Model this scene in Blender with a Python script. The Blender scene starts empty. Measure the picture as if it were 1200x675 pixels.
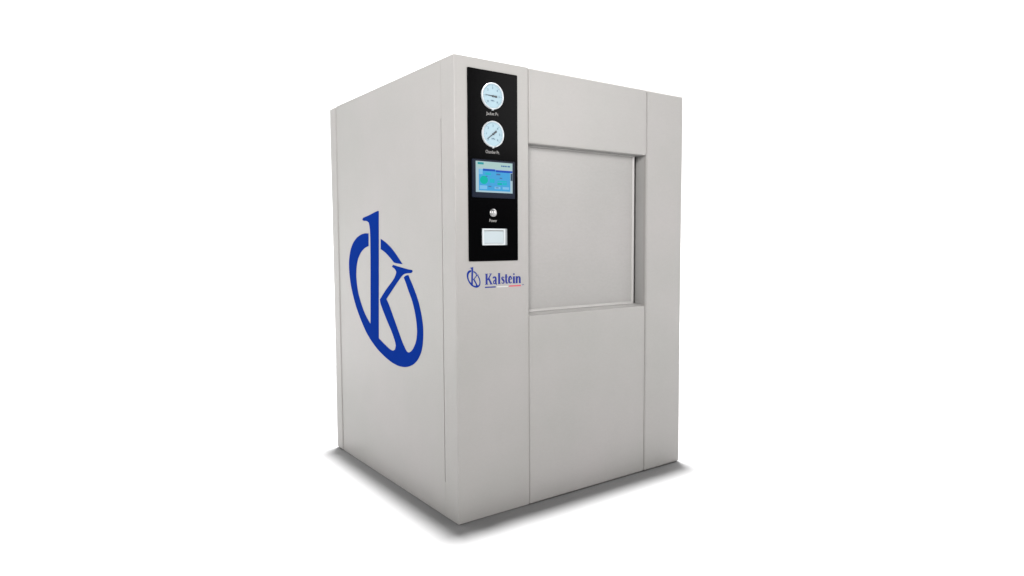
import bpy, bmesh, math
from mathutils import Vector, Matrix
S = bpy.context.scene
COL = S.collection
R = math.radians

# ------------------------------------------------------------------ materials
def new_mat(name):
    m = bpy.data.materials.new(name); m.use_nodes = True
    return m, m.node_tree.nodes, m.node_tree.links, m.node_tree.nodes['Principled BSDF']

def plain(name, col, rough=0.4, metal=0.0, spec=0.5, coat=0.0, emit=None, estr=0.0):
    m, n, l, b = new_mat(name)
    b.inputs['Base Color'].default_value = (*col, 1)
    b.inputs['Roughness'].default_value = rough
    b.inputs['Metallic'].default_value = metal
    b.inputs['Specular IOR Level'].default_value = spec
    b.inputs['Coat Weight'].default_value = coat
    if emit:
        b.inputs['Emission Color'].default_value = (*emit, 1)
        b.inputs['Emission Strength'].default_value = estr
    return m

def painted(name, c1, c2, rough=0.42, bump=0.05, spec=0.4, grain=0.022):
    """powder-coated sheet steel: faint blotches, orange peel, uneven gloss"""
    m, n, l, b = new_mat(name)
    tc = n.new('ShaderNodeTexCoord')
    big = n.new('ShaderNodeTexNoise'); big.inputs['Scale'].default_value = 2.2; big.inputs['Detail'].default_value = 5
    big.inputs['Roughness'].default_value = 0.6
    l.new(tc.outputs['Object'], big.inputs['Vector'])
    ramp = n.new('ShaderNodeValToRGB')
    ramp.color_ramp.elements[0].position = 0.33; ramp.color_ramp.elements[1].position = 0.67
    ramp.color_ramp.elements[0].color = (*c1, 1); ramp.color_ramp.elements[1].color = (*c2, 1)
    l.new(big.outputs['Fac'], ramp.inputs['Fac'])
    # sheet-metal grain: short horizontal flecks that stay in the coat of paint
    mp = n.new('ShaderNodeMapping'); mp.inputs['Scale'].default_value = (60, 60, 120)
    l.new(tc.outputs['Object'], mp.inputs['Vector'])
    gr = n.new('ShaderNodeTexNoise'); gr.inputs['Scale'].default_value = 1.0; gr.inputs['Detail'].default_value = 4; gr.inputs['Roughness'].default_value = 0.7
    l.new(mp.outputs['Vector'], gr.inputs['Vector'])
    gm = n.new('ShaderNodeMapRange'); gm.inputs['To Min'].default_value = 1 - grain; gm.inputs['To Max'].default_value = 1 + grain
    gm.inputs['From Min'].default_value = 0.25; gm.inputs['From Max'].default_value = 0.75
    l.new(gr.outputs['Fac'], gm.inputs['Value'])
    mx = n.new('ShaderNodeMix'); mx.data_type = 'RGBA'; mx.blend_type = 'MULTIPLY'; mx.inputs['Factor'].default_value = 1
    l.new(ramp.outputs['Color'], mx.inputs['A']); l.new(gm.outputs['Result'], mx.inputs['B'])
    l.new(mx.outputs['Result'], b.inputs['Base Color'])
    mr = n.new('ShaderNodeMapRange'); mr.inputs['To Min'].default_value = rough - 0.05; mr.inputs['To Max'].default_value = rough + 0.06
    l.new(big.outputs['Fac'], mr.inputs['Value']); l.new(mr.outputs['Result'], b.inputs['Roughness'])
    # long slight waviness of the sheet plus fine orange peel
    wav = n.new('ShaderNodeTexNoise'); wav.inputs['Scale'].default_value = 3.0; wav.inputs['Detail'].default_value = 1
    l.new(tc.outputs['Object'], wav.inputs['Vector'])
    fine = n.new('ShaderNodeTexNoise'); fine.inputs['Scale'].default_value = 420; fine.inputs['Detail'].default_value = 2
    l.new(tc.outputs['Object'], fine.inputs['Vector'])
    b1 = n.new('ShaderNodeBump'); b1.inputs['Strength'].default_value = 0.18; b1.inputs['Distance'].default_value = 0.01
    l.new(wav.outputs['Fac'], b1.inputs['Height'])
    b2 = n.new('ShaderNodeBump'); b2.inputs['Strength'].default_value = bump; b2.inputs['Distance'].default_value = 0.001
    l.new(fine.outputs['Fac'], b2.inputs['Height']); l.new(b1.outputs['Normal'], b2.inputs['Normal'])
    l.new(b2.outputs['Normal'], b.inputs['Normal'])
    b.inputs['Specular IOR Level'].default_value = spec
    return m

PAINT = painted('warm_grey_paint', (0.300, 0.295, 0.282), (0.325, 0.311, 0.304))
DOORP = painted('door_paint', (0.288, 0.282, 0.272), (0.312, 0.300, 0.293), rough=0.38, grain=0.035)
LIT_EDGE = painted('lit_edge_paint', (0.40, 0.39, 0.38), (0.42, 0.41, 0.40), rough=0.42)  # paler than the panels: light caught on rim and sill put into the colour
LINER = painted('liner_steel', (0.325, 0.32, 0.31), (0.345, 0.338, 0.332), rough=0.42)
CORE = plain('dark_interior', (0.26, 0.255, 0.25), 0.8)
BLACK = plain('black_acrylic', (0.0014, 0.0014, 0.0016), 0.18, spec=0.012)
BLUE = plain('emblem_blue_vinyl', (0.0030, 0.024, 0.200), 0.5, spec=0.001)
INK = plain('lettering_blue_ink', (0.028, 0.038, 0.20), 0.5, spec=0.05)
RED = plain('red_ink', (0.52, 0.06, 0.10), 0.5, spec=0.05)
WHITEINK = plain('white_ink', (0.50, 0.50, 0.485), 0.5)
LABEL = plain('label_print', (0.27, 0.262, 0.255), 0.5)
BEZEL = plain('gauge_bezel_metal', (0.50, 0.53, 0.55), 0.30, metal=0.1)
DIAL = plain('gauge_dial_face', (0.31, 0.42, 0.475), 0.45, spec=0.1)
SCALE = plain('gauge_print', (0.07, 0.12, 0.18), 0.5, spec=0.1)
NEEDLE = plain('gauge_needle_black', (0.012, 0.018, 0.025), 0.4)
SBEZEL = plain('screen_bezel', (0.007, 0.010, 0.020), 0.28, spec=0.08)
CHROME = plain('button_metal', (0.50, 0.50, 0.50), 0.32, metal=0.9)
PRN = plain('printer_white', (0.50, 0.53, 0.545), 0.4, spec=0.15)
PRNIN = plain('printer_flap', (0.39, 0.445, 0.47), 0.45, spec=0.15)
PRNTAB = plain('printer_grey', (0.20, 0.215, 0.225), 0.45, spec=0.2)
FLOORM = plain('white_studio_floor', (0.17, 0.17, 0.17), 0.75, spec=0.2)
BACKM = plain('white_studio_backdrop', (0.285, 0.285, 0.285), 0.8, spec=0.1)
LAMPM = None
def lit(name, col, s=0.9):
    m, n, l, b = new_mat(name)
    b.inputs['Base Color'].default_value = (*[c * 0.06 for c in col], 1)
    b.inputs['Roughness'].default_value = 0.3; b.inputs['Specular IOR Level'].default_value = 0.06
    b.inputs['Emission Color'].default_value = (*col, 1)
    b.inputs['Emission Strength'].default_value = s
    return m

# ------------------------------------------------------------------ helpers
def put(bm, name, mat, parent=None, smooth=False, mats=None):
    bmesh.ops.recalc_face_normals(bm, faces=bm.faces[:])
    me = bpy.data.meshes.new(name); bm.to_mesh(me); bm.free()
    for m in (mats or [mat]): me.materials.append(m)
    if smooth:
        for p in me.polygons: p.use_smooth = True
    o = bpy.data.objects.new(name, me); COL.objects.link(o)
    if parent: o.parent = parent
    return o

def box(bm, x0, x1, y0, y1, z0, z1, bev=0.0, seg=3, mi=0):
    t = bmesh.new()
    bmesh.ops.create_cube(t, size=1)
    for v in t.verts:
        v.co = Vector(((x0 + x1) / 2 + v.co.x * (x1 - x0), (y0 + y1) / 2 + v.co.y * (y1 - y0), (z0 + z1) / 2 + v.co.z * (z1 - z0)))
    if bev > 0:
        bmesh.ops.bevel(t, geom=t.edges[:], offset=bev, segments=seg, profile=0.5, affect='EDGES')
    for f in t.faces: f.material_index = mi
    me = bpy.data.meshes.new('tmp'); t.to_mesh(me); t.free()
    bm.from_mesh(me); bpy.data.meshes.remove(me)

def slab(name, mat, parent, *a, bev=0.0025, seg=3):
    bm = bmesh.new(); box(bm, *a, bev=bev, seg=seg)
    return put(bm, name, mat, parent)

def prism(bm, pts, to3, depth, mi=0):
    """polygon pts (2-D) swept from level 0 to depth, placed by to3(u, v, level)"""
    lo = [bm.verts.new(to3(u, v, 0)) for u, v in pts]
    hi = [bm.verts.new(to3(u, v, depth)) for u, v in pts]
    n = len(pts)
    if n > 4:
        from mathutils.geometry import tessellate_polygon
        fs = []
        for a, b, c in tessellate_polygon([[Vector((u, v, 0)) for u, v in pts]]):
            if len({a, b, c}) == 3:
                fs.append(bm.faces.new((hi[a], hi[b], hi[c]))); fs.append(bm.faces.new((lo[c], lo[b], lo[a])))
    else:
        fs = [bm.faces.new(hi), bm.faces.new(lo[::-1])]
    for i in range(n):
        fs.append(bm.faces.new((lo[i], lo[(i + 1) % n], hi[(i + 1) % n], hi[i])))
    for f in fs: f.material_index = mi

def front(y):     # u = x, v = z, level grows towards the viewer (-y)
    return lambda u, v, w: Vector((u, y - w, v))

def lathe(bm, prof, cx, cz, y, n=64, mi=0):
    """profile [(r, out)] turned about an axis along -y"""
    rings = []
    for r, o in prof:
        if r < 1e-6:
            rings.append([bm.verts.new((cx, y - o, cz))])
        else:
            rings.append([bm.verts.new((cx + r * math.cos(2 * math.pi * k / n), y - o, cz + r * math.sin(2 * math.pi * k / n))) for k in range(n)])
    for a, b in zip(rings, rings[1:]):
        for k in range(n):
            k2 = (k + 1) % n
            vs = [a[k % len(a)], a[k2 % len(a)], b[k2 % len(b)], b[k % len(b)]]
            vs = list(dict.fromkeys(vs))
            if len(vs) > 2:
                f = bm.faces.new(vs); f.material_index = mi

def soften(pts, ang=38, rounds=2):
    for _ in range(rounds):
        out = []; n = len(pts)
        for i in range(n):
            p, c, q = Vector(pts[i - 1]), Vector(pts[i]), Vector(pts[(i + 1) % n])
            a = (c - p); b = (q - c)
            t = a.angle(b) if a.length > 1e-9 and b.length > 1e-9 else 0
            if t < R(ang):
                out.append(tuple(c.lerp(p, 0.2))); out.append(tuple(c.lerp(q, 0.2)))
            else:
                out.append(tuple(c))
        pts = out
    return pts

def stroke(pts, w):
    """ribbon polygon along pts; w a width or list of widths"""
    n = len(pts); P = [Vector(p) for p in pts]
    if not isinstance(w, (list, tuple)): w = [w] * n
    L = []; Rr = []
    for i in range(n):
        d = (P[min(i + 1, n - 1)] - P[max(i - 1, 0)]).normalized()
        nn = Vector((-d.y, d.x))
        L.append(tuple(P[i] + nn * w[i] / 2)); Rr.append(tuple(P[i] - nn * w[i] / 2))
    return L + Rr[::-1]

def arc(cx, cy, rx, ry, a0, a1, n=20):
    return [(cx + rx * math.cos(R(a0 + (a1 - a0) * i / n)), cy + ry * math.sin(R(a0 + (a1 - a0) * i / n))) for i in range(n + 1)]

def text_mesh(txt, size, u, v, y, name, mat, parent, depth=0.0003, width=None):
    """flat printed text on the front face, centred on (u, v)"""
    cu = bpy.data.curves.new('txt', 'FONT'); cu.body = txt; cu.size = size
    cu.align_x = 'CENTER'; cu.align_y = 'CENTER'; cu.extrude = depth; cu.resolution_u = 3
    to = bpy.data.objects.new('txt', cu); COL.objects.link(to)
    bpy.context.view_layer.update()
    me = bpy.data.meshes.new_from_object(to.evaluated_get(bpy.context.evaluated_depsgraph_get()))
    bpy.data.objects.remove(to); bpy.data.curves.remove(cu)
    bm = bmesh.new(); bm.from_mesh(me); bpy.data.meshes.remove(me)
    xs = [p.co.x for p in bm.verts]; sx = width / (max(xs) - min(xs)) if width else 1.0
    for p in bm.verts:
        p.co = Vector((u + p.co.x * sx, y - p.co.z - depth, v + p.co.y))
    return bm

def printed(txts, y, name, mat, parent):
    bm = bmesh.new()
    for t in txts:
        b = text_mesh(t[0], t[1], t[2], t[3], y, name, mat, parent, width=(t[4] if len(t) > 4 else None))
        me = bpy.data.meshes.new('t'); b.to_mesh(me); b.free(); bm.from_mesh(me); bpy.data.meshes.remove(me)
    return put(bm, name, mat, parent)
EMB_A = [(-0.9153, 1.2806), (-0.9016, 1.2745), (-0.8594, 1.2729), (-0.8359, 1.2633), (-0.8266, 1.2418), (-0.8212, 1.2035), (-0.8231, 1.0972), (-0.8312, 0.9256), (-0.8393, 0.7543), (-0.8729, 0.7751), (-0.9142, 0.8067), (-0.9502, 0.8482), (-0.9863, 0.8993), (-1.0028, 0.9476), (-1.0092, 0.9965), (-1.001, 1.0459), (-0.9766, 1.0863), (-0.9365, 1.1176), (-0.8924, 1.1374), (-0.8446, 1.147), (-0.8415, 1.2102), (-0.8835, 1.2116), (-0.9375, 1.2059), (-0.9934, 1.1902), (-1.0458, 1.1616), (-1.0827, 1.121), (-1.1033, 1.0662), (-1.104, 1.0114), (-1.0867, 0.9436), (-1.0606, 0.8903), (-1.0183, 0.8253), (-0.96, 0.7628), (-0.8976, 0.7069), (-0.8309, 0.6662), (-0.7559, 0.6323), (-0.6735, 0.6073), (-0.5987, 0.5908), (-0.5306, 0.5844), (-0.4688, 0.5884), (-0.4257, 0.5969), (-0.375, 0.6153), (-0.3334, 0.6425), (-0.3044, 0.6751), (-0.2876, 0.7114), (-0.2809, 0.7536), (-0.2811, 0.7987), (-0.2952, 0.85), (-0.3213, 0.9045), (-0.356, 0.9517), (-0.3915, 0.9919), (-0.4156, 1.0171), (-0.441, 1.0139), (-0.4602, 1.0038), (-0.4381, 0.9763), (-0.418, 0.9483), (-0.382, 0.9042), (-0.3589, 0.8599), (-0.3441, 0.8154), (-0.3375, 0.7702), (-0.3442, 0.7351), (-0.3597, 0.7063), (-0.3853, 0.6799), (-0.4107, 0.6657), (-0.4294, 0.6625), (-0.4446, 0.6664), (-0.4823, 0.6993), (-0.5244, 0.7505), (-0.5761, 0.8142), (-0.6202, 0.8677), (-0.6483, 0.8929), (-0.5869, 0.9362), (-0.5431, 0.9674), (-0.4798, 1.0101), (-0.4536, 1.0208), (-0.4196, 1.0247), (-0.3846, 1.0267), (-0.372, 1.034), (-0.3775, 1.041), (-0.419, 1.0425), (-0.5693, 1.0589), (-0.5824, 1.0501), (-0.5493, 1.0398), (-0.5363, 1.0275), (-0.5413, 1.0154), (-0.5647, 0.9909), (-0.6551, 0.9353), (-0.723, 0.8854), (-0.716, 0.8649), (-0.6606, 0.8027), (-0.5947, 0.7391), (-0.5624, 0.6978), (-0.5541, 0.6785), (-0.5639, 0.659), (-0.5853, 0.6493), (-0.6195, 0.6527), (-0.6815, 0.6712), (-0.7433, 0.6922), (-0.7159, 1.3156), (-0.7255, 1.3181), (-0.7553, 1.3143), (-0.8373, 1.2994), (-0.9062, 1.2902)]
EMB_B = [(-0.7003, 1.1826), (-0.7025, 1.1323), (-0.6486, 1.1158), (-0.5812, 1.0827), (-0.5581, 1.0684), (-0.49, 1.0651), (-0.4701, 1.0644), (-0.5272, 1.1039), (-0.5791, 1.1361), (-0.6465, 1.1659)]
INK_E = plain('small_emblem_ink', (0.012, 0.030, 0.20), 0.5, spec=0.02)
# lighting set-up
OH_BACK, OH_SIZE, OH_POW = 2.3, 2.7, 91000
BK_POW = 158
WORLD = 0.02
KEYS = [('key_softbox', (-2.6, -2.8, 2.7), (.0, .3, 1.9), 1.4, 42, 71),
        ('added_low_fill', (-2.3, -3.5, .42), (.1, .1, .0), .7, 3.8, 60),  # unseen low fill, added to lift the dark foot of the panels
        ('fill_softbox', (3.2, -3.6, 2.7), (.6, 0, 1.6), 1.2, 10, 70)]
# ------------------------------------------------------------------ the cabinet
W, D, H = 1.355, 1.320, 1.900
T = 0.018            # sheet thickness
Z0 = 0.004
ROOT = bpy.data.objects.new('steam_sterilizer', None); COL.objects.link(ROOT)
ROOT.empty_display_size = 0.3
ROOT['label'] = 'large warm grey steam sterilizer cabinet with a blue round emblem on its side panel'
ROOT['category'] = 'sterilizer'

SX1, SX2 = 0.367, 1.0915           # vertical seams of the front
ZL, ZH = 0.845, 1.583              # lower and upper edge of the door opening
G = 0.0012                         # half a seam

# inner carcass, set back so that seams and the door opening are real gaps
slab('inner_frame', CORE, ROOT, T + .002, W - T - .002, 0.105, D - T - .002, Z0 + .012, H - .01, bev=0)

# control column: wraps the near corner, one folded sheet (front leaf + side leaf)
def folded(name, xs, ys, z0, z1, r=0.004):
    """L-shaped sheet round the near corner with a rounded fold"""
    bm = bmesh.new()
    x1, y1 = xs, ys
    out = [(0, y1)]
    for i in range(7):
        a = R(180 + 90 * i / 6)
        out.append((r + r * math.cos(a), r + r * math.sin(a)))
    out += [(x1 - .002, 0), (x1, .002), (x1, T), (T, T), (T, y1)]
    lo = [bm.verts.new((x, y, z0)) for x, y in out]; hi = [bm.verts.new((x, y, z1)) for x, y in out]
    bm.faces.new(lo[::-1]); bm.faces.new(hi)
    for i in range(len(out)):
        j = (i + 1) % len(out); bm.faces.new((lo[i], lo[j], hi[j], hi[i]))
    return put(bm, name, PAINT, ROOT)
SF, SB = 0.103, 1.238              # seams of the side panel (distance from the front)
folded('control_column', SX1 - .0003, SF - .0008, Z0, H)

# side panel: one sheet, its front edge cut back along the finger slot
bm = bmesh.new()
e = SF + .0004; s = SF + .0058
pts = [(e, Z0), (e, 0.15), (s, 0.158), (s, 1.662), (e, 1.67), (e, H), (SB - .001, H), (SB - .001, Z0)]
prism(bm, pts, lambda u, v, w: Vector((w, u, v)), T)
put(bm, 'side_panel', PAINT, ROOT)
# rear corner post, standing a little proud with a rounded front edge
bm = bmesh.new(); box(bm, -0.005, T, SB + .0008, D, Z0, H, bev=.007, seg=4)
put(bm, 'rear_post', PAINT, ROOT)
# front sheets
slab('header_panel', PAINT, ROOT, SX1 + .0003, SX2 - G, -0.005, T, ZH, H, bev=.0065, seg=4)
slab('lower_panel', PAINT, ROOT, SX1 + .0003, SX2 - G, -.004, T, Z0, ZL, bev=.0062, seg=4)
bm = bmesh.new()
box(bm, SX2 - .0004, W, -.0075, T, Z0, H, bev=.0085, seg=4)
put(bm, 'right_panel', PAINT, ROOT)
slab('right_side_panel', PAINT, ROOT, W - T, W - .0005, T + .002, D - T - .002, Z0, H - .001, bev=.002)
slab('rear_panel', PAINT, ROOT, T + .002, W, D - T, D, Z0, H - .001, bev=.002)
slab('top_panel', PAINT, ROOT, T + .001, W - T - .001, T + .001, D - T - .001, H - T, H - .0025, bev=.002)

# door opening: four liner leaves of bent sheet
bm = bmesh.new()
yd = 0.066
box(bm, SX2 + .0005, SX2 + .004, .004, yd, ZL - .004, ZH + .004)
box(bm, SX1 - .004, SX1, T + .0005, yd, ZL - .004, ZH + .004)
box(bm, SX1 + .0005, SX2 - .0005, T + .0005, yd, ZH + .0002, ZH + .004)
put(bm, 'door_recess', LINER, ROOT)
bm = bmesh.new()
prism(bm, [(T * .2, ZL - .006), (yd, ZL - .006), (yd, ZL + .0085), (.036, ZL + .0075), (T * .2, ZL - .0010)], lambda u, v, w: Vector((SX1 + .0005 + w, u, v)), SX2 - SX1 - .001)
put(bm, 'door_sill', LIT_EDGE, ROOT)  # slope and paler colour put in to brighten the ledge

# sliding door: shallow tray with a raised rim, chamfered inwards
DX0, DX1, DZ0, DZ1, DY = SX1 + .003, 1.0505, ZL + .0085, ZH - .0005, 0.036
def door_loop(bm, m, y):                # m: margins left, right, bottom, top
    return [bm.verts.new((a, y, b)) for a, b in ((DX0 + m[0], DZ0 + m[2]), (DX1 - m[1], DZ0 + m[2]), (DX1 - m[1], DZ1 - m[3]), (DX0 + m[0], DZ1 - m[3]))]
def bridge(bm, loops):
    for p, q in zip(loops, loops[1:]):
        for k in range(4): bm.faces.new((p[k], p[(k + 1) % 4], q[(k + 1) % 4], q[k]))
SL = (.006, .0095, .0125, .0045)        # how wide the trim slopes on each side
bm = bmesh.new()
loops = [door_loop(bm, [q * 1.0 for q in SL], DY + .0085), door_loop(bm, SL, DY + .026)]
bm.faces.new(loops[0][::-1]); bridge(bm, loops); bm.faces.new(loops[1])
door = put(bm, 'sliding_door', DOORP, ROOT)
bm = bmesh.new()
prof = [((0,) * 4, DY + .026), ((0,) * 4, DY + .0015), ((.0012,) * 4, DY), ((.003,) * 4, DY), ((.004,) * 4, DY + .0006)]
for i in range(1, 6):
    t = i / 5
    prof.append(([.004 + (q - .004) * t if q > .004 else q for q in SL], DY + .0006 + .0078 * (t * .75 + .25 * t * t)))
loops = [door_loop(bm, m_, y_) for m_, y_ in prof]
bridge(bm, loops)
put(bm, 'lit_door_rim', LIT_EDGE, door)  # rim looks lit through its paler colour

# ------------------------------------------------------------------ big emblem on the side
def emblem(name, mat, to3, depth, polys, parent):
    bm = bmesh.new()
    for p in polys:
        prism(bm, soften(p), to3, depth)
    return put(bm, name, mat, parent)
o = emblem('emblem', BLUE, lambda u, v, w: Vector((-0.0002 - w, -u, v)), .0006, (EMB_A, EMB_B), ROOT)
o['label'] = 'large dark blue round letter emblem across the side panel'

# small emblem on the front
us = [p[0] for p in EMB_A]; vs = [p[1] for p in EMB_A]
u0, u1, v0, v1 = min(us), max(us), min(vs), max(vs)
f2 = lambda P: [(0.0505 + (u - u0) / (u1 - u0) * .066, 0.9765 + (v - v0) / (v1 - v0) * .0855) for u, v in P]
o = emblem('emblem', INK_E, front(-0.0002), .0005, (f2(EMB_A), f2(EMB_B)), ROOT)
o['label'] = 'small blue round letter emblem on the front below the black panel'

# lettering "Kalstein", drawn letter by letter as bold condensed serif strokes
def wordmark():
    bm = bmesh.new()
    P = []
    sw = 0.205      # heavy stem (units of cap height)
    def stem(x, y0, y1, w=sw): P.append([(x - w / 2, y0), (x + w / 2, y0), (x + w / 2, y1), (x - w / 2, y1)])
    def serif(x0, x1, y, h=0.045): P.append([(x0, y), (x1, y), (x1, y + h), (x0, y + h)])
    # K
    stem(.17, 0, 1); serif(.02, .34, 0); serif(.02, .34, .955)
    P.append([(.24, .45), (.34, .40), (.68, .94), (.57, .98)]); serif(.45, .74, .955)
    P.append([(.29, .54), (.42, .70), (.77, .02), (.57, .02)]); serif(.50, .80, 0)
    # a
    x = .775
    P.append(stroke(arc(x + .20, .50, .145, .17, 165, 0, 14) + [(x + .345, .30), (x + .345, .10), (x + .40, .03), (x + .45, .03)], [.13] * 8 + [.17] * 11))
    P.append(stroke([(x + .31, .40), (x + .18, .33), (x + .10, .22), (x + .10, .12), (x + .17, .055), (x + .26, .07), (x + .31, .13)], .10))
    # l
    x = 1.345; stem(x + .13, 0, 1.02); serif(x, x + .27, 0); serif(x + .0, x + .13, .975)
    # s
    x = 1.69
    P.append(stroke([(x + .29, .50), (x + .27, .60), (x + .19, .645), (x + .10, .62), (x + .065, .53), (x + .12, .43), (x + .22, .34), (x + .29, .24), (x + .28, .11), (x + .19, .045), (x + .09, .06), (x + .05, .18)], [.05, .07, .085, .11, .15, .18, .19, .17, .12, .085, .07, .05]))
    # t
    x = 2.08; P.append(stroke([(x + .13, .88), (x + .13, .20), (x + .17, .075), (x + .25, .05), (x + .33, .11)], [.17, .19, .17, .11, .06])); serif(x, x + .30, .60, .06)
    # e
    x = 2.46
    P.append(stroke(arc(x + .20, .345, .155, .295, 10, 320, 26), [.10] * 6 + [.185] * 14 + [.09] * 7)); serif(x + .12, x + .33, .37, .06)
    # i
    x = 2.92; stem(x + .12, 0, .66); serif(x, x + .25, 0); serif(x, x + .12, .615)
    P.append(arc(x + .12, .87, .085, .085, 0, 342, 19))
    # n
    x = 3.22; stem(x + .12, 0, .66); serif(x, x + .23, 0); serif(x, x + .12, .615)
    P.append(stroke([(x + .20, .47), (x + .27, .58), (x + .36, .61), (x + .44, .55), (x + .455, .42), (x + .455, .02)], [.07, .10, .14, .18, .20, .20])); serif(x + .35, x + .58, 0)
    ux, vz = 0.1385, 0.9870
    kx, kz = 0.1850 / 3.80, 0.0455
    for i, p in enumerate(P):
        q = [(ux + a * kx, vz + b * kz) for a, b in p]
        prism(bm, q, front(-0.0002), .0003 + .00002 * i)
    return put(bm, 'lettering', INK, ROOT)
o = wordmark(); o['label'] = 'blue serif lettering on the front beside the small emblem'
def bar(mat, x0, x1, z0, z1, lab):
    bm = bmesh.new(); box(bm, x0, x1, -.0007, -.0001, z0, z1)
    o = put(bm, 'underline', mat, ROOT); o['label'] = lab
bar(INK, .1385, .1925, 9735e-4, .9787, 'dark blue underline bar')
bar(WHITEINK, .1985, .2555, .9738, .9780, 'white underline bar')
bar(RED, .2605, .3235, .9740, .9787, 'red underline bar')
printed([('TM', .0075, .3345, .9790)], -0.0002, 'trademark_sign', INK, ROOT)

# ------------------------------------------------------------------ black control panel
PY = -0.0035
def rounded(x0, x1, z0, z1, r, n=6):
    out = []
    for cx, cz, a in ((x1 - r, z1 - r, 0), (x0 + r, z1 - r, 90), (x0 + r, z0 + r, 180), (x1 - r, z0 + r, 270)):
        out += [(cx + r * math.cos(R(a + 90 * i / n)), cz + r * math.sin(R(a + 90 * i / n))) for i in range(n + 1)]
    return out
def plate(name, mat, parent, x0, x1, z0, z1, r, y, depth, bev=.0008):
    bm = bmesh.new(); P = front(y)
    loops = [[bm.verts.new(P(u, v, w)) for u, v in rounded(x0 + d, x1 - d, z0 + d, z1 - d, r)]
             for d, w in ((0, 0), (0, depth - bev), (bev * .3, depth - bev * .3), (bev, depth))]
    k = len(loops[0])
    for a, b in zip(loops, loops[1:]):
        for i in range(k): bm.faces.new((a[i], a[(i + 1) % k], b[(i + 1) % k], b[i]))
    bm.faces.new(loops[-1]); bm.faces.new(loops[0][::-1])
    return put(bm, name, mat, parent)
cp = plate('control_panel', BLACK, ROOT, .0605, .3068, 1.0845, 1.8585, .005, 0, -PY)

# gauges
def gauge(cx, cz, needle, lab):
    bm = bmesh.new()
    lathe(bm, [(.0535, 0), (.0535, .006), (.0527, .0082), (.0510, .0090), (.0492, .0084), (.0484, .0058), (.0484, .004)], cx, cz, PY)
    g = put(bm, 'gauge', BEZEL, ROOT, smooth=True); g['label'] = lab
    bm = bmesh.new(); lathe(bm, [(.0488, .0030), (.0488, .0042), (0, .0042)], cx, cz, PY); put(bm, 'dial', DIAL, g)
    # graduations and figures
    bm = bmesh.new(); y = PY - .0043
    for i in range(31):
        a = R(225 - 270 * i / 30); l = .0065 if i % 5 == 0 else .0038
        c, s_ = math.cos(a), math.sin(a)
        p0 = Vector((cx + c * .0452, cz + s_ * .0452)); p1 = Vector((cx + c * (.0452 - l), cz + s_ * (.0452 - l)))
        prism(bm, stroke([tuple(p0), tuple(p1)], .0011 if i % 5 == 0 else .0006), front(y), .0002)
    put(bm, 'graduation', SCALE, g)
    nums = []
    for i in range(7):
        a = R(225 - 45 * i)
        nums.append((str(i), .0125, cx + .0325 * math.cos(a), cz + .0325 * math.sin(a)))
    nums.append(('MPa', .0100, cx, cz - .0190))
    printed(nums, y, 'dial_figures', SCALE, g)
    # needle with its counterweight
    bm = bmesh.new(); a = R(needle); d = Vector((math.cos(a), math.sin(a))); n = Vector((-d.y, d.x)); c = Vector((cx, cz))
    tip = c + d * .037; t0 = c - d * .0175
    pts = [tip + n * .0006, c + n * .0021, t0 + n * .0042, t0 - d * .004 + n * .0032, t0 - d * .004 - n * .0032, t0 - n * .0042, c - n * .0021, tip - n * .0006]
    prism(bm, [tuple(p) for p in pts], front(PY - .0058), .0008)
    lathe(bm, [(.0042, .0040), (.0042, .0072), (.003, .0078), (0, .0078)], cx, cz, PY, n=24)
    put(bm, 'needle', NEEDLE, g)
    bm = bmesh.new(); box(bm, cx - .0035, cx + .0035, PY - .0075, PY, cz - .0575, cz - .0515, bev=.001, seg=2)  # small pale block at the foot of the bezel
    put(bm, 'bezel_block', BEZEL, g)
    return g
gauge(.1783, 1.7570, 176, 'upper pressure gauge, needle pointing level to the left')
gauge(.1790, 1.6040, 217, 'lower pressure gauge, needle pointing down to the left')
o = printed([('Jacket Pr.', .0180, .181, 1.6862, .062)], PY, 'lettering', LABEL, ROOT); o['label'] = 'small pale lettering under the upper gauge'
o = printed([('Chamber Pr.', .0190, .1790, 1.5312, .068)], PY, 'lettering', LABEL, ROOT); o['label'] = 'small pale lettering under the lower gauge'
o = printed([('Power', .0185, .1795, 1.2510, .038)], PY, 'lettering', LABEL, ROOT); o['label'] = 'small pale lettering under the round button'

# touch screen
ts = plate('touch_screen', SBEZEL, ROOT, .0765, .2885, 1.3440, 1.4985, .004, PY, .0055, bev=.0015)
X0, X1, Y0, Y1 = .0925, .2755, 1.3660, 1.4905
SM = [lit('screen_margin', (.40, .56, .62)), lit('screen_title', (.40, .58, .56)), lit('screen_bar', (.012, .075, .46)),
      lit('screen_field', (.06, .36, .70)), lit('screen_field_pale', (.20, .50, .80)), lit('screen_green', (.0, .46, .38)),
      lit('screen_teal', (.015, .46, .58)), lit('screen_ink', (.06, .16, .36)), lit('screen_logo', (.03, .32, .36)), lit('screen_slider', (.03, .07, .12))]
bm = bmesh.new()
def scr(u0, u1, v0, v1, mi, lv):     # v measured from the top
    prism(bm, [(X0 + (X1 - X0) * a, Y1 - (Y1 - Y0) * b) for a, b in ((u0, v1), (u1, v1), (u1, v0), (u0, v0))], front(PY - .0054), .0003 + .00015 * lv, mi)
def blob(u, v, ru, rv, mi, lv):
    prism(bm, [(X0 + (X1 - X0) * a, Y1 - (Y1 - Y0) * b) for a, b in arc(u, v, ru, -rv, 0, 345, 23)], front(PY - .0054), .0003 + .00015 * lv, mi)
scr(0, 1, 0, 1, 0, 0)
scr(.01, .99, .01, .20, 1, 1)
scr(.05, .21, .035, .105, 8, 2)
for k, (a, b) in enumerate(((.68, .71), (.72, .78), (.79, .84), (.86, .93))): scr(a, b, .09, .135, 7, 2)
scr(.08, .935, .255, .945, 3, 1)
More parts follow.
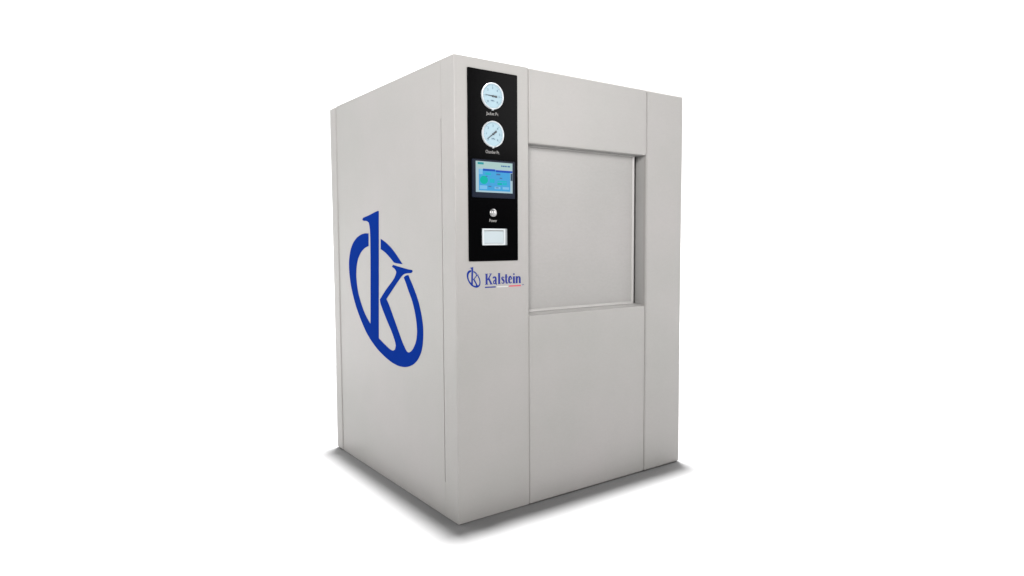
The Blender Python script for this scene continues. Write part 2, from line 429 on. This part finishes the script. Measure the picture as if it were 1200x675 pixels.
scr(.19, .52, .235, .305, 2, 2); scr(.535, .995, .255, .325, 2, 2)
scr(.09, .18, .26, .42, 4, 2)
scr(.25, .40, .36, .43, 6, 2); scr(.55, .66, .37, .42, 7, 2)
blob(.215, .60, .105, .135, 5, 2)
scr(.26, .31, .465, .495, 7, 2); scr(.64, .71, .50, .535, 7, 2)
scr(.37, .50, .55, .68, 6, 2)
scr(.58, .84, .60, .64, 6, 2); scr(.58, .70, .67, .74, 5, 2); scr(.72, .84, .66, .74, 6, 2)
scr(.10, .30, .78, .90, 4, 2); scr(.33, .41, .785, .82, 7, 3); scr(.50, .66, .80, .88, 4, 2); scr(.53, .61, .825, .85, 7, 3); scr(.72, .90, .80, .88, 4, 2)
scr(.945, .995, .34, .58, 9, 2)
put(bm, 'display', None, ts, mats=SM)

# push button
bm = bmesh.new(); lathe(bm, [(.0165, 0), (.0165, .004), (.0150, .0058), (.0125, .0058), (.0118, .0035)], .1785, 1.2835, PY, n=48)
bt = put(bm, 'push_button', CHROME, ROOT, smooth=True)
bm = bmesh.new(); lathe(bm, [(.0112, .001), (.0112, .0085), (.0095, .0105), (.005, .0118), (0, .0120)], .1785, 1.2835, PY, n=40)
put(bm, 'button_cap', CHROME, bt, smooth=True)

# printer: frame, paper flap, grey strip along the right
bm = bmesh.new()
px0, px1, pz0, pz1 = .1235, .2370, 1.1500, 1.2185
fr = .0075
box(bm, px0, px1, PY - .007, PY, pz1 - fr, pz1, bev=.0012, seg=2)
box(bm, px0, px1, PY - .007, PY, pz0, pz0 + fr, bev=.0012, seg=2)
box(bm, px0, px0 + fr, PY - .0068, PY, pz0 + fr - .0005, pz1 - fr + .0005, bev=.0008, seg=2)
box(bm, px1 - fr, px1, PY - .0068, PY, pz0 + fr - .0005, pz1 - fr + .0005, bev=.0008, seg=2)
pr = put(bm, 'printer', PRN, ROOT)
slab('paper_flap', PRNIN, pr, px0 + fr + .0006, px1 - fr - .0006, PY - .0052, PY, pz0 + fr + .0008, pz1 - fr - .0030, bev=.001)
slab('paper_slot', CORE, pr, px0 + fr, px1 - fr, PY - .0015, PY, pz1 - fr - .003, pz1 - fr, bev=0)
slab('side_strip', PRNTAB, pr, px1 + .0006, px1 + .0105, PY - .0045, PY, pz0, pz1, bev=.001)

# ------------------------------------------------------------------ studio floor and curved backdrop
CX, CY, RF, RB = 0.60, 0.55, 3.2, 2.5
AZ = R(90 - 35.87)                     # view azimuth
bm = bmesh.new(); n = 96
c = bm.verts.new((CX, CY, 0))
ring = [bm.verts.new((CX + 9.5 * math.cos(2 * math.pi * k / n), CY + 9.5 * math.sin(2 * math.pi * k / n), 0)) for k in range(n)]
for k in range(n): bm.faces.new((c, ring[k], ring[(k + 1) % n]))
fl = put(bm, 'floor', FLOORM); fl['kind'] = 'structure'
fl['label'] = 'seamless white studio floor under the cabinet'
bm = bmesh.new()
prof = [(RF, -.003)] + [(RF + RB * math.sin(R(a)), -.003 + RB * (1 - math.cos(R(a)))) for a in range(6, 91, 6)] + [(RF + RB, 6.5)]
prof += [(RF + RB + .03, 6.5), (RF + RB + .03, -.02), (RF, -.02)]
m = 100; cols = []
for k in range(m + 1):
    a = AZ + R(-112 + 224 * k / m)
    cols.append([bm.verts.new((CX + r * math.cos(a), CY + r * math.sin(a), z)) for r, z in prof])
for a, b in zip(cols, cols[1:]):
    for i in range(len(prof) - 1): bm.faces.new((a[i], b[i], b[i + 1], a[i + 1]))
bk = put(bm, 'backdrop', BACKM, smooth=True); bk['kind'] = 'structure'
bk['label'] = 'seamless white curved studio backdrop behind the cabinet'

# ------------------------------------------------------------------ lamps
def area(name, loc, target, size, power, col=(1, 1, 1), shape='DISK', sy=None, spread=180):
    d = bpy.data.lights.new(name, 'AREA'); d.shape = shape; d.size = size
    if sy: d.size_y = sy
    d.energy = power; d.color = col; d.spread = R(spread)
    o = bpy.data.objects.new(name, d); COL.objects.link(o); o.location = loc
    o.rotation_euler = (Vector(target) - Vector(loc)).to_track_quat('-Z', 'Y').to_euler()
    return o
vd = Vector((math.cos(AZ), math.sin(AZ), 0)); vr = Vector((vd.y, -vd.x, 0))
mid = Vector((W / 2, D / 2, 0))
area('overhead_lamp', tuple(mid + vd * OH_BACK + Vector((0, 0, 40))), tuple(mid + vd * OH_BACK), OH_SIZE, OH_POW)
for k in (-2.9, -2, -1, 0, 1, 2, 2.9):                    # unseen lamps added to wash the backdrop white
    a = AZ + R(33 * k); dirv = Vector((math.cos(a), math.sin(a), 0)); base = Vector((CX, CY, 0))
    area('backdrop_lamp', tuple(base + dirv * 2.6 + Vector((0, 0, 6.2))), tuple(base + dirv * 5.6 + Vector((0, 0, 1.6))), 2.6, BK_POW, shape='RECTANGLE', sy=.6, spread=120)
for nm, loc, tgt, sz, pw, spr in KEYS:
    area(nm, loc, tgt, sz, pw, shape='SQUARE', col=(1, .985, .975), spread=spr)

w = bpy.data.worlds.new('World'); S.world = w; w.use_nodes = True
bg = w.node_tree.nodes['Background']; bg.inputs['Color'].default_value = (.95, .97, 1, 1); bg.inputs['Strength'].default_value = WORLD

# ------------------------------------------------------------------ camera
cam = bpy.data.cameras.new('camera'); co = bpy.data.objects.new('camera', cam); COL.objects.link(co)
co.location = (-1.37644, -2.28753, 1.15977); co.rotation_euler = (1.502814, .005044, -.626105)
cam.sensor_fit = 'HORIZONTAL'; cam.sensor_width = 36; cam.lens = 778.899 / 1200 * 36; cam.clip_start = .05; cam.clip_end = 200
S.camera = co
S.view_settings.view_transform = 'Standard'; S.view_settings.look = 'None'
S.view_settings.exposure = 0; S.view_settings.gamma = 1
